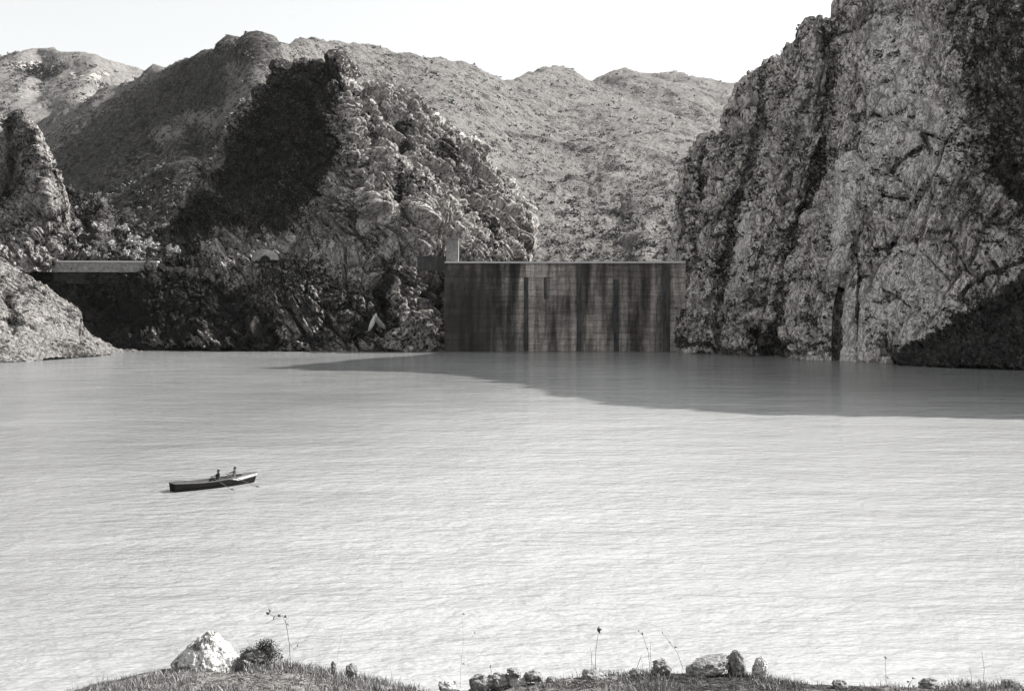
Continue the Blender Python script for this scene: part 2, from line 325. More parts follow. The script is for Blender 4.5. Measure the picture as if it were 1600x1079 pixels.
# the great cliff on the right
xs = np.concatenate([np.linspace(1030, 1640, 640), np.linspace(1645, 3500, 200)])
cliff, KV = landform('cliff',
  [(1030,560),(1046,520),(1060,400),(1064,300),(1072,262),(1084,232),(1098,214),(1112,209),(1132,205),(1138,190),(1150,172),(1158,146),(1170,130),(1195,106),(1215,92),(1240,70),(1255,48),(1272,34),(1300,30),(1311,26),(1313,4),(1322,-12),(1345,-45),(1400,-120),(1445,-240),(1475,-305),(1500,-308),(1550,-274),(1656,-247),(2099,-391),(2550,-334),(2900,-150),(3500,240)],
  [(1030,562),(1046,554),(1100,556),(1200,562),(1300,567),(1400,571),(1600,577),(2000,606),(2400,650),(3500,810)],
  [(1046,554,277),(1100,556,266),(1200,562,249),(1300,567,237),(1400,571,228),(1600,577,214),(2000,606,168),(2400,650,130),(3500,810,70),
   (1064,300,290),(1085,232,300),(1150,400,268),(1132,205,300),(1160,300,280),(1200,106,300),(1230,250,272),(1300,300,252),(1300,150,263),(1311,20,274),(1350,-30,272),(1430,300,236),(1430,100,246),(1400,-110,256),(1480,-160,248),(1490,-305,256),(1550,-274,247),
   (1600,430,222),(1600,200,231),(1600,0,229),(1656,-247,234),(1500,200,236),(2099,-391,174),(2000,150,165),(2550,-334,154),(2400,100,142),(3500,240,88)],
  [([(1306,70),(1298,150),(1284,260),(1262,340),(1238,400),(1215,540)], 20, 7), ([(1195,130),(1180,230),(1155,320),(1140,400),(1118,540)], 18, 6), ([(1330,20),(1318,200),(1325,300),(1300,420)], 16, -4),
   ([(1232,180),(1215,300),(1180,400),(1160,500)], 13, -5), ([(1100,240),(1092,330),(1085,420)], 8, 5), ([(1368,180),(1400,192),(1440,205),(1500,232)], 4.5, 2), ([(1440,232),(1400,262),(1375,280)], 5, 1.6),
   ([(1350,255),(1352,300),(1410,312)], 6, 2.2), ([(1350,395),(1400,385),(1440,374)], 5, 1.2), ([(1345,400),(1340,560)], 3.5, 1.6), ([(1310,430),(1303,560)], 3.5, 1.3), ([(1375,440),(1390,470),(1385,520)], 6, 1.6), ([(1398,420),(1450,470)], 2.5, 1), ([(1420,405),(1470,450)], 2.5, 1), ([(1300,60),(1380,40),(1470,110)], 4, 1),
   ([(1480,420),(1440,470),(1400,520)], 4, 1.8), ([(1180,520),(1200,555)], 12, 7), ([(1340,60),(1360,120),(1400,160)], 14, -3), ([(1545,0),(1530,140),(1570,260),(1620,330)], 34, 9), ([(1500,290),(1550,330),(1620,390)], 10, 4), ([(1270,40),(1250,160),(1235,200)], 10, -4)],
  840, 620, rock_disp(1.1, 2.0, 8.0, .15, 31, (1, 1, .38), -.3, .8), rock_right, back=(160, .25), brows=40, xs=xs,
  scrub=[([(1290,60),(1230,200),(1160,350),(1110,520)], 75, .36), ([(1312,28),(1298,150),(1284,260),(1250,340),(1235,420),(1212,548)], 15, .6), ([(1195,130),(1180,230),(1150,320),(1136,400),(1125,470)], 13, .52), ([(1100,240),(1085,400)], 12, .55), ([(1260,60),(1240,150)], 10, .5),  # scrub lines, plus gully shade and dark upper corner put into the colour
         ([(1172,300),(1160,380),(1152,440)], 12, -.75), ([(1340,240),(1325,330),(1308,410)], 9, -.9), ([(1180,525),(1210,548)], 20, .8), ([(1080,540),(1180,556)], 8, .7),
         ([(1580,-40),(1575,120),(1600,260)], 48, .66), ([(1650,-100),(1650,300)], 60, .8), ([(1500,0),(1520,150),(1560,270)], 34, .52), ([(1340,10),(1450,20),(1560,20)], 22, .38), ([(1560,260),(1600,330)], 22, .8), ([(1530,330),(1600,350)], 22, .5),
         ([(1366,180),(1400,192),(1440,205),(1500,231)], 3.2, 1.0), ([(1442,210),(1450,232)], 6, .8), ([(1440,228),(1400,262),(1378,278)], 4, .85), ([(1350,255),(1352,298),(1410,312)], 5, .9), ([(1300,240),(1330,225),(1350,250)], 9, .5),
         ([(1352,396),(1400,386),(1440,372),(1490,356)], 5, .6), ([(1520,350),(1590,330)], 5, .5), ([(1310,428),(1303,562)], 2.6, .9), ([(1342,400),(1338,562)], 3, .95), ([(1375,445),(1392,475),(1386,540)], 3.5, .8), ([(1398,420),(1450,470)], 2, .8), ([(1420,405),(1470,450)], 2, .8), ([(1480,420),(1440,470),(1400,520)], 3.2, .95), ([(1440,395),(1485,440)], 2, .7),
         ([(1385,450),(1420,480)], 2, .8), ([(1500,400),(1530,450)], 3, .7), ([(1520,370),(1560,420)], 4, .6), ([(1350,320),(1420,350)], 12, .4), ([(1480,290),(1500,340)], 18, .4), ([(1400,330),(1550,300)], 22, .35), ([(1600,410),(1540,430),(1500,470)], 5, .8), ([(1360,540),(1440,560)], 8, .5)],
  slabs=[([(1400,60),(1410,200),(1385,270)], 62, .9), ([(1470,200),(1480,260)], 40, .7), ([(1335,250),(1322,340),(1305,420)], 17, 1.0), ([(1168,320),(1155,440)], 14, .9), ([(1430,430),(1380,480)], 48, .9), ([(1340,480),(1310,550)], 44, .85), ([(1480,480),(1430,530)], 30, .8), ([(1400,340),(1480,330)], 24, .5), ([(1270,90),(1255,200)], 16, .5), ([(1540,370),(1590,420)], 26, .7)])
slope, LV = landform('scree_slope', [(1405,570),(1445,540),(1500,500),(1545,473),(1600,448),(1700,410),(1900,390)], [(1405,573),(1500,576),(1600,580),(1900,600)],
  [(1385,570,224),(1500,576,212),(1600,580,206),(1900,600,178),(1500,487,222),(1600,436,220),(1900,380,200)], [], 260, 120, rock_disp(1.2, 1.0, 3.5, .5, 44), dark_mat, back=(30, .6), brows=15)
# the left side: cove, rocky shelf, spire, sandy bank
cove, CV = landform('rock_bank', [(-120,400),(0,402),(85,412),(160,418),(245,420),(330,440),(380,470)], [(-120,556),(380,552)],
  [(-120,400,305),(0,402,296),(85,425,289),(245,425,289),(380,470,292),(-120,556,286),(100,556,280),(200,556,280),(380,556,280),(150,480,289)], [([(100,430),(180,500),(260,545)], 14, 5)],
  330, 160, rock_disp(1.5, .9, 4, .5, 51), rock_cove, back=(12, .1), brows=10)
shelf, SV = landform('rocky_shelf', [(-200,330),(0,318),(60,305),(100,298),(150,312),(200,350),(240,372),(290,380)], [(-200,420),(290,420)],
  [(-200,330,326),(0,318,326),(100,298,334),(200,350,318),(290,380,312),(-200,420,296),(100,420,293),(290,420,302)], [([(160,330),(150,400)], 12, -6)],
  280, 130, rock_disp(1.6, 1.2, 4.0, .6, 61), dark_mat, back=(40, .5), brows=15)
spire, XV = landform('rock_spire', [(-220,230),(-120,190),(-40,200),(-5,196),(8,184),(18,177),(34,180),(44,192),(52,205),(62,218),(74,240),(84,268),(94,292),(99,320),(100,350),(112,385),(130,410)], [(-220,425),(130,425)],
  [(-220,230,330),(-40,200,316),(18,180,322),(62,218,304),(94,292,300),(75,300,294),(80,400,286),(112,400,296),(20,260,312),(0,300,300),(0,400,284),(-220,400,290),(30,330,296),(130,425,300)],
  [([(18,190),(25,240),(15,300)], 16, 10), ([(55,215),(68,270),(78,330)], 6, -4), ([(40,245),(60,290)], 5, -3), ([(55,385),(75,370)], 8, 4)],
  300, 260, rock_disp(1.2, .8, 3.4, .4, 71, (1, 1, .5), .2), rock_spire, back=(20, 1.6), brows=24)
sand, NV = landform('sandy_bank', [(-400,330),(-200,370),(-60,392),(0,404),(30,426),(62,443),(95,468),(126,488),(122,505),(150,530),(185,546),(235,550)], [(-400,590),(-200,580),(0,569),(100,562),(170,556),(235,552)],
  [(-400,590,200),(0,567,231),(100,561,244),(170,554,262),(235,551,275),(0,404,276),(62,443,272),(126,488,274),(185,546,276),(-200,370,262),(-400,330,250)],
  [([(10,470),(20,520)], 9, 3), ([(0,500),(60,520)], 7, 2), ([(60,450),(130,495)], 5, -1.5), ([(70,500),(125,520)], 6, 2)],
  330, 180, rock_disp(.35, .3, 3.4, .15, 81), sand_mat, back=(26, .5), brows=14, scrub=[([(15,480),(20,515)], 9, .7), ([(85,535),(100,538)], 4, .9), ([(40,450),(60,455)], 4, .8), ([(5,500),(40,500)], 5, .6), ([(60,440),(130,490),(160,535)], 4, .5), ([(110,550),(130,553)], 3, .9)])

def on(V, px, py, far=False):
    v = V.reshape(-1, 3); q = 800+v[:, 0]/v[:, 1]*F; r = HZ-(v[:, 2]-CZ)*F/v[:, 1]
    d = np.hypot(q-px, r-py)+(0 if far else .02*(v[:, 1]-v[:, 1].min())); return v[int(np.argmin(d))]
# ------------------------------------------------------------------ low scrub growing on the slopes
m = M('scrub_leaves', .85, .15); scrub_mat = m.out(m.ramp(m.noise(1.5, 3), [(.35, .02), (.65, .075)]))
m = M('dry_scrub_leaves', .85, .15); dscrub_mat = m.out(m.ramp(m.noise(.8, 3), [(.35, .05), (.65, .13)]))
def scrub(V, n, s0, s1, seed, wfun, rows, nl=12, mt=None):
    rg = np.random.default_rng(seed); v = V[:rows].reshape(-1, 3); px = 800+v[:, 0]/v[:, 1]*F
    w_ = wfun(px, HZ-(v[:, 2]-CZ)*F/v[:, 1])*(v[:, 2] > 1)*(px > -60)*(px < 1660); w_ = w_/w_.sum()
    P = v[rg.choice(len(v), n, p=w_)]; S = (s0+(s1-s0)*rg.random(n)**2.2)[:, None, None]
    L = rg.normal(size=(n, nl, 3))*np.array([.42, .42, .32])*S; L[..., 2] = np.abs(L[..., 2])
    c = P[:, None]+L; a = rg.normal(size=c.shape); a /= np.linalg.norm(a, axis=-1, keepdims=True); b = np.cross(a, rg.normal(size=c.shape)); b /= np.linalg.norm(b, axis=-1, keepdims=True)
    q = S*.34; Q = np.stack([c-a*q, c+b*q*.7, c+a*q, c-b*q*.7], 2).reshape(-1, 3)
    o = mesh_np('scrub', Q, np.arange(len(Q)).reshape(-1, 4), mt or scrub_mat, None, False); o['kind'] = 'stuff'
def patchn(px, py, s, k=40.): return np.clip(.25+1.6*vnoise(np.stack([px/k, py/k*1.6, 0*px], -1), s), .03, 2)
scrub(HV, 15000, .7, 2.6, 201, lambda a, b: (patchn(a, b, 1)+.5)*np.where(a < 430, 1.8, 1), 330, 12, dscrub_mat)
scrub(FV, 1500, 2.5, 7.0, 202, lambda a, b: patchn(a, b, 2), 160, 10, dscrub_mat)
scrub(PV, 2600, .4, 1.5, 203, lambda a, b: patchn(a, b, 3, 25.), 560)
scrub(KV, 5200, .3, 1.3, 204, lambda a, b: patchn(a, b, 4, 30.)*np.where(a < 1300, 1.6, .6)*np.where(a > 1520, 3, 1), 620)
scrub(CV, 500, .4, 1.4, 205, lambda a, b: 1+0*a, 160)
scrub(LV, 700, .3, 1.2, 206, lambda a, b: 1+0*a, 120)
scrub(NV, 160, .3, .9, 207, lambda a, b: patchn(a, b, 5, 18.), 180)
scrub(SV, 900, .4, 1.5, 208, lambda a, b: 1+0*a, 130)
# ------------------------------------------------------------------ dam
m = M('stained_concrete', .9, .2)
b1 = m.noise(.5, 5, .65, m.mapped((1.0, 1, .10))); b2 = m.noise(.14, 3, .5, m.mapped((1.4, 1, .12))); b3 = m.noise(.8, 5, .75, m.mapped((.22, 1, 1.8))); b4 = m.noise(3, 4, .7)
base = m.ramp(m.math('ADD', m.math('MULTIPLY', b3, .55), m.math('MULTIPLY', b4, .45)), [(.3, .2), (.48, .5), (.62, .78)])
base = m.mix(.8, base, m.ramp(b1, [(.38, .10), (.5, .6), (.6, 1.0)]), 'MULTIPLY')
base = m.mix(.85, base, m.ramp(b2, [(.40, .15), (.50, .8), (.6, 1.0)]), 'MULTIPLY')
bk = m.n('ShaderNodeTexBrick'); bk.inputs['Scale'].default_value = 1; bk.inputs['Brick Width'].default_value = 5.2; bk.inputs['Row Height'].default_value = 1.55; bk.inputs['Mortar Size'].default_value = .10
bk.inputs['Color1'].default_value = (1, 1, 1, 1); bk.inputs['Color2'].default_value = (.55, .55, .55, 1); bk.inputs['Mortar'].default_value = (.25, .25, .25, 1)
xz = m.n('ShaderNodeMapping'); xz.inputs['Rotation'].default_value = (R(-90), 0, 0); m.l(m.co, xz.inputs[0]); m.l(xz.outputs[0], bk.inputs[0])
base = m.mix(.42, base, bk.outputs[0], 'MULTIPLY')
bk2 = m.n('ShaderNodeTexBrick'); bk2.offset = .37; bk2.inputs['Scale'].default_value = 1; bk2.inputs['Brick Width'].default_value = 8.7; bk2.inputs['Row Height'].default_value = 4.65; bk2.inputs['Mortar Size'].default_value = .0
bk2.inputs['Color1'].default_value = (1, 1, 1, 1); bk2.inputs['Color2'].default_value = (.25, .25, .25, 1); m.l(xz.outputs[0], bk2.inputs[0]); base = m.mix(.65, base, bk2.outputs[0], 'MULTIPLY')
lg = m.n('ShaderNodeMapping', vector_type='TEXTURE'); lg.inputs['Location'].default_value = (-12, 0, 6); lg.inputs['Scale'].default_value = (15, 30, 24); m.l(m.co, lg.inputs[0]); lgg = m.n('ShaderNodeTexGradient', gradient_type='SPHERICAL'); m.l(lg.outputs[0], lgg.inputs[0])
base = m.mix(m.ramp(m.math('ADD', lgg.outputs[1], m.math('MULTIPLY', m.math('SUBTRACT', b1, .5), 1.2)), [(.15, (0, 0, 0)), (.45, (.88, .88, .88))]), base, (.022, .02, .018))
base = m.mix(1.0, base, (1, .965, .94), 'MULTIPLY')
dam_mat = m.out(base, m.bump(bk.outputs[1], -.08, 1, m.bump(b4, .12, 1)))
m = M('pale_concrete', .85, .2); q = m.noise(2.5, 5, .7)
conc_mat = m.out(m.ramp(q, [(.3, .40), (.7, .6)]), m.bump(q, .05, 1))
m = M('weathered_concrete', .9, .2); q = m.noise(1.2, 5, .75)
wconc = m.out(m.ramp(q, [(.32, .10), (.65, .26)]), m.bump(q, .15, 1))
m = M('shade_black_concrete', .9, .2); q = m.noise(1.0, 5, .7)
blackc = m.out(m.ramp(q, [(.35, .012), (.65, .05)]), m.bump(q, .15, 1))  # black tone stands in for shade below the spillway wall
m = M('dark_stained_rib', .9, .2); q = m.noise(1.2, 5, .7, m.mapped((1, 1, .25)))
rib_mat = m.out(m.ramp(q, [(.35, .02), (.65, .08)]), m.bump(q, .1, 1))
dam = empty('dam', (-2, 276, 0)); tag(dam, 'tall stained concrete dam wall closing the gap between peak and cliff', 'dam')
def arc_y(x):    # in dam space, gently arched away from the lake
    return 1.6-((x-12)/34.)**2*3.0
def dam_strip(x0, x1, z0, z1, yo, th, n=90, bat=.0):
    V = []; xsn = np.linspace(x0, x1, n); nz = 26; zs = np.linspace(z0, z1, nz)
    for z in zs:
        for x in xsn:
            V.append((x, arc_y(x)+yo-bat*(z1-z)+.1*float(math.sin(x*3.1+z*1.7)*math.sin(z*2.3)), z))
    F_ = grid_faces(nz, n).tolist(); b = len(V)
    for z in (z0, z1):
        for x in xsn: V.append((x, arc_y(x)+yo+th, z))
    for i in range(n-1):
        F_ += [(b+n+i+1, b+n+i, b+i, b+i+1), ((nz-1)*n+i, (nz-1)*n+i+1, b+n+i+1, b+n+i)]
    mb = MB(); mb.add(V, F_); return mb
ZT = CZ+(HZ-411)/F*276
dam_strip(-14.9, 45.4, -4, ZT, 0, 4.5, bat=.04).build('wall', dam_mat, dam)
mb = MB(); N_ = 60; xx = np.linspace(-14.9, 45.4, N_)
for i in range(N_-1):
    a, b_ = xx[i], xx[i+1]; ya, yb = arc_y(a), arc_y(b_)
    mb.add([(a, ya-.35, ZT), (b_, yb-.35, ZT), (b_, yb+4.8, ZT), (a, ya+4.8, ZT), (a, ya-.35, ZT+.45), (b_, yb-.35, ZT+.45), (b_, yb+4.8, ZT+.45), (a, ya+4.8, ZT+.45)], [(3,2,1,0),(4,5,6,7),(0,1,5,4),(2,3,7,6)])
mb.build('coping', conc_mat, dam)
for px, wd, zt, zb in ((905, 1.1, ZT-.2, -1), (1040, 1.8, ZT-.2, -1), (822, 1.1, ZT-3.5, -1), (852, .7, ZT-3.5, ZT-9), (963, 1.3, ZT-4, -1), (772, .8, ZT-11, -1)):
    x = (px-800)/F*276+2
    mb = MB(); ya = arc_y(x)-.04*(ZT-zt); yb = arc_y(x)-.04*(ZT-zb); h = wd/2
    mb.add([(x-h, yb-.35, zb), (x+h, yb-.35, zb), (x+h, yb+.3, zb), (x-h, yb+.3, zb), (x-h, ya-.35, zt), (x+h, ya-.35, zt), (x+h, ya+.3, zt), (x-h, ya+.3, zt)],
           [(3,2,1,0),(4,5,6,7),(0,1,5,4),(1,2,6,5),(2,3,7,6),(3,0,4,7)])
    mb.build('rib', rib_mat, dam)
# blocks beside the crest
def block(name, px0, px1, py0, py1, Y, th, mat, label, cat, rz=0, extra=None):
    x0, x1 = (px0-800)/F*Y, (px1-800)/F*Y; z1, z0 = CZ+(HZ-py0)/F*Y, CZ+(HZ-py1)/F*Y
    r = empty(name, ((x0+x1)/2, Y, z0), rz); tag(r, label, cat); h = (x1-x0)/2
    mb = MB(); mb.box((-h, 0, -2), (h, th, z1-z0)); mb.build('wall', mat, r)
    mb = MB(); mb.box((-h-.15, -.15, z1-z0+.002), (h+.15, th+.15, z1-z0+.3)); mb.build('coping', mat, r)
    return r
block('abutment_block', 697, 716, 374, 408, 279, 4, wconc, 'pale concrete block standing at the left end of the dam crest', 'concrete block')
block('retaining_wall', 652, 694, 402, 410, 281, 2, rib_mat, 'low dark retaining wall running left from the pale block by the dam', 'wall')
# spillway wall at the left
sp = empty('spillway_wall', ((163-800)/F*287, 287, CZ+(HZ-425)/F*286), R(6)); tag(sp, 'long low concrete spillway wall with bright face above the dark cove', 'wall')
hw = 13.4
m_ = MB(); m_.add([(-hw, -.4, 0), (hw, -.4, 0), (hw, 2, 0), (-hw, 2, 0), (-hw, -.2, 2.6), (hw, -.2, 2.6), (hw, 2, 2.6), (-hw, 2, 2.6)], [(3,2,1,0),(4,5,6,7),(0,1,5,4),(1,2,6,5),(2,3,7,6),(3,0,4,7)]); m_.build('wall', wconc, sp)
m_ = MB(); m_.box((-hw-.2, -.4, 2.602), (hw+.2, 2.2, 2.95)); m_.build('coping', conc_mat, sp)
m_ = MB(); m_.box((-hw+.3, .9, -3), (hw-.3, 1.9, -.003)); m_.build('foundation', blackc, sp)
# tunnel mouth
p = on(PV, 420, 402); tm = empty('tunnel_portal', (p[0], p[1]-4.4, p[2]-.8), R(12)); tag(tm, 'small pale domed tunnel mouth in the dark rock face', 'tunnel portal')
V = []; Fc = []; nn = 22
for k, (ro, hh) in enumerate(((3.9, 3.4), (2.6, 2.2), (1.4, 1.2))):
    pass
mb = MB()
for i in range(nn):
    a0, a1 = math.pi*i/nn, math.pi*(i+1)/nn
    def q_(a, rx, rz_, y): return (rx*math.cos(a), y, rz_*math.sin(a))
    ri = 1.3
    mb.add([q_(a0, 3.6, 2.9, 0), q_(a1, 3.6, 2.9, 0), q_(a1, ri, 1.2, -.3), q_(a0, ri, 1.2, -.3), q_(a0, 3.6, 2.9, 5), q_(a1, 3.6, 2.9, 5), q_(a1, ri, 1.2, 5), q_(a0, ri, 1.2, 5)],
           [(0,1,2,3),(1,0,4,5),(3,2,6,7)])
mb.build('arch', wconc, tm)
mb = MB(); mb.box((-1.5, 1.2, -.5), (1.5, 1.6, 1.25)); mb.build('opening_shade', rib_mat, tm)  # solid dark panel stands in for the unlit inside of the tunnel

# ------------------------------------------------------------------ bushes and rocks of the shelf
m = M('pale_foliage', .8, .2); fol_mat = m.out(m.ramp(m.noise(2, 3), [(.35, .28), (.65, .5)]))
m = M('dark_foliage', .8, .2); fold_mat = m.out(m.ramp(m.noise(2, 3), [(.35, .03), (.65, .08)]))
m = M('bark', .9, .1); bark = m.out((.09, .08, .07))
rng = np.random.default_rng(5); random.seed(5)
def leaves(c, rad, n, size, rg):
    p = rg.normal(size=(n, 3)); p /= np.linalg.norm(p, axis=1, keepdims=True); p *= (rg.random((n, 1))**.45)
    cl = rg.normal(size=(14, 3))*.62; p = p*.5+cl[rg.integers(0, 14, n)]
    p = p*np.array(rad)+np.array(c)
    a = rg.normal(size=(n, 3)); a /= np.linalg.norm(a, axis=1, keepdims=True); b = np.cross(a, rg.normal(size=(n, 3))); b /= np.linalg.norm(b, axis=1, keepdims=True)
    s = size*(.5+rg.random((n, 1)))
    V = np.stack([p-a*s, p+b*s*.5, p+a*s, p-b*s*.5], 1).reshape(-1, 3)
    return V, np.arange(4*n).reshape(n, 4)
protos = []
def bush(loc, sc_, rz, label, group, mat):
    global protos
    if len(protos) < 3:
        rg = np.random.default_rng(50+len(protos)); r = empty('bush', loc, rz)
        mb = MB()
        for k in range(5):
            a = rg.random()*6.3; mb.tube([(0, 0, -.3), (.3*math.cos(a), .3*math.sin(a), .6), (.8*math.cos(a), .8*math.sin(a), 1.3)], [.1, .07, .02], 6)
        mb.build('stem', bark, r); V, Fq = leaves((0, 0, 1.35), (1.25, 1.25, 1.1), 420, .26, rg); mesh_np('crown', V, Fq, mat, r, False)
        protos.append(r)
    else:
        p = protos[random.randrange(3)]; r = p.copy(); C.objects.link(r)
        for ch in list(p.children):
            c = ch.copy(); C.objects.link(c); c.parent = r
        r.location = loc; r.rotation_euler.z = rz
    r.scale = (sc_,)*3; tag(r, label, 'bush', group); return r
rg0 = random.Random(12)
G1 = 'pale bushes crowding the shelf above the spillway wall'
for px, py, s_ in ((118,392,1.3),(134,372,1.2),(150,398,1.0),(160,360,1.4),(176,384,1.2),(190,366,1.3),(196,398,1.0),(208,380,1.4),(222,390,1.1),(236,386,1.2),(247,394,1.0),(110,352,1.2),(128,330,1.2),(148,318,1.5),(92,398,1.1),(170,402,.8),(214,402,.8),(100,372,1.3))+tuple((68+rg0.random()*205, 0, .55+rg0.random()*.6) for _ in range(34)):
    if not py: py = 404-rg0.random()**1.2*max(12, 78-abs(px-120)*.42)
    p = on(SV, px, py); bush((p[0], p[1]-.5, p[2]-.5), s_*.85, random.random()*6, 'pale leafy bush among the bushes above the small spillway wall', G1, fol_mat)
p = on(FV, 75, 118); r_ = empty('tree_clump', tuple(p)); tag(r_, 'dark tree clump alone on the far left hilltop', 'trees')
rg = np.random.default_rng(9); mb = MB()
for k in range(5): x = -24+k*11; mb.tube([(x, 0, -12), (x+1, 0, 2), (x+2, 0, 8)], [1.2, .9, .3], 6)
mb.build('trunk', bark, r_)
V, Fq = [], []
for k in range(6):
    v, f = leaves((-26+k*10, rg.normal()*4, 6+5*math.sin(k*1.1)), (11, 9, 9), 500, 1.6, rg); V.append(v)
V = np.concatenate(V); mesh_np('crown', V, np.arange(len(V)).reshape(-1, 4), fold_mat, r_, False)
# pale fallen slab by the water
p = on(PV, 588, 500)
def rock(name, loc, rad, mat, label, cat, seed, group=None, rz=0, flat=None, n=40, rough=.28, tip=0, fq=1.35, taper=0):
    u, v = np.meshgrid(np.linspace(0, 2*math.pi, n*2), np.linspace(.001, math.pi-.001, n))
    D = np.stack([np.cos(u)*np.sin(v), np.sin(u)*np.sin(v), np.cos(v)], -1)
    D[:, -1] = D[:, 0]
    o1, c1 = facet(D*fq+seed*3.1, seed); d = 1+rough*o1+rough*.5*fbm(D*2.2+seed, 4, seed)+.05*fbm(D*9+seed, 3, seed)
    P = D*d[..., None]; P[..., :2] *= (1-taper*P[..., 2:3]); P[..., 0] += tip*P[..., 2]; P = P*np.array(rad)
    o = mesh_np(name, P, grid_faces(n, n*2), mat); o.location = loc; o.rotation_euler.z = rz
    tag(o, label, cat, group); return o
m = M('white_lichened_stone', .85, .25); q1 = m.noise(4.5, 4, .7); q2 = m.noise(18, 4, .7)
col = m.mix(m.ramp(m.math('ADD', m.math('MULTIPLY', q1, .7), m.math('MULTIPLY', q2, .3)), [(.40, (1, 1, 1)), (.47, (0, 0, 0))]), (.48, .47, .455), (.10, .095, .09))
white_stone = m.out(col, m.bump(q2, .03, 1, m.bump(q1, .1, .6)))
m = M('dark_stone', .9, .2); q1 = m.noise(9, 4, .7); q2 = m.noise(45, 4, .7)
dark_stone = m.out(m.mix(.5, m.ramp(q1, [(.35, .05), (.62, .28)]), m.ramp(q2, [(.35, .05), (.65, .4)])), m.bump(q2, .012, 1, m.bump(q1, .04, 1)))
for k, (dx, dz, rx, rz_, tp) in enumerate(((-.9, -.6, .5, 2.3, .45), (1.0, -.3, .55, 2.1, -.9))):
    pass
ps = empty('pale_slab', (p[0], p[1]-1.8, p[2]-2.4)); tag(ps, 'pale forked slab of bare rock at the foot of the left peak', 'rock')
for k, (qx, rx, rz_, tp) in enumerate(((-.75, .55, 2.2, .42), (.95, .6, 2.1, -.75))):
    o = rock('slab_limb', (qx, 0, 1.9), (rx, .8, rz_), wconc if k else conc_mat, '', '', 40+k, tip=0, rough=.2); o.parent = ps; o.rotation_euler.y = (.42, -.72)[k]
    for kk in ('label', 'category'):
        if kk in o: del o[kk]
# ------------------------------------------------------------------ near bank
crest = [(-400,1120),(0,1100),(90,1082),(150,1066),(200,1056),(250,1046),(330,1040),(440,1040),(500,1048),(560,1060),(620,1072),(690,1086),(760,1080),(820,1068),(870,1060),(930,1056),(1000,1055),(1100,1053),(1190,1055),(1240,1062),(1300,1070),(1400,1073),(1600,1073),(2100,1080)]
cxs = np.array([(a-800)/F*12 for a, b in crest]); czs = np.array([CZ+(HZ-b)/F*12 for a, b in crest])
def bank_z(x, y):
    z = np.interp(x, cxs, czs)
    z = z+np.where(y < 12, (12-y)*.16+np.maximum(0, 9-y)*.25, -(np.maximum(0, y-12)**1.25)*.55)
    P = np.stack([x, y, 0*x], -1)
    return z+.035*fbm(P*1.5, 3, 2)+.02*fbm(P*6, 2, 8)
gx, gy = np.meshgrid(np.linspace(-12, 12, 420), np.concatenate([np.linspace(1.5, 15, 260), np.linspace(15.1, 30, 60)]))
bank = mesh_np('bank', np.stack([gx, gy, bank_z(gx, gy)], -1), grid_faces(320, 420)[:, ::1], soil_mat); bank['kind'] = 'structure'
m = M('dry_grass', .8, .2); m.b.inputs['Base Color'].default_value = (.2, .19, .17, 1)
at = m.n('ShaderNodeAttribute'); at.attribute_name = 'tone'
grass_mat = m.out(m.ramp(at.outputs['Fac'], [(0, .03), (.5, .15), (.8, .36), (1, .55)]))
def blades(name, X, Yy, Z, H, seed, mat, wd=.006):
    rg = np.random.default_rng(seed); n = len(X); a = rg.random(n)*6.283; ln = rg.normal(size=(n, 2))*.35*H[:, None]
    dx, dy = np.cos(a)*wd, np.sin(a)*wd; B = np.stack([X, Yy, Z-.01], -1)
    m1 = B+np.stack([ln[:, 0]*.35, ln[:, 1]*.35, H*.6], -1); tp = B+np.stack([ln[:, 0], ln[:, 1], H], -1)
    s = np.stack([dx, dy, 0*dx], -1)
    V = np.stack([B-s, B+s, m1+s*.7, m1-s*.7, tp+s*.12, tp-s*.12], 1).reshape(-1, 3)
    i = np.arange(n)[:, None]*6; Fq = np.concatenate([i+np.array([0, 1, 2, 3]), i+np.array([3, 2, 4, 5])], 0)
    o = mesh_np(name, V, Fq, mat, None, False)
    tone = np.repeat(np.clip(rg.normal(.5, .22, n), 0, 1), 6).astype(np.float32)
    at = o.data.attributes.new('tone', 'FLOAT', 'POINT'); at.data.foreach_set('value', tone)
    return o
rg = np.random.default_rng(3); n = 90000
X = rg.uniform(-6.2, 6.2, n); Yv = rg.uniform(9.9, 12.9, n)
P = np.stack([X, Yv, 0*X], -1); cl = fbm(P*1.3, 3, 70)+.6*fbm(P*5, 2, 71)
px_ = 800+X/12*F
dens = np.interp(px_, [0, 100, 200, 560, 640, 690, 800, 860, 1220, 1290, 1600], [.2, .8, 1, 1, .5, .15, .3, .9, 1, .5, .6])
keep = rg.random(n) < dens*np.clip(.5+1.1*cl, .02, 1); X, Yv, cl = X[keep], Yv[keep], cl[keep]
H = rg.uniform(.015, .07, len(X))*(1+1.0*cl.clip(-.7, 1.2)); tall = rg.random(len(X)) < .01; H[tall] *= 2.2
gr = blades('grass', X, Yv, bank_z(X, Yv), H, 6, grass_mat, .0035); tag(gr, kind='stuff')
def bz(px, y=12.0): x = (px-800)/F*y; return x, y, float(bank_z(np.array([x]), np.array([y]))[0])
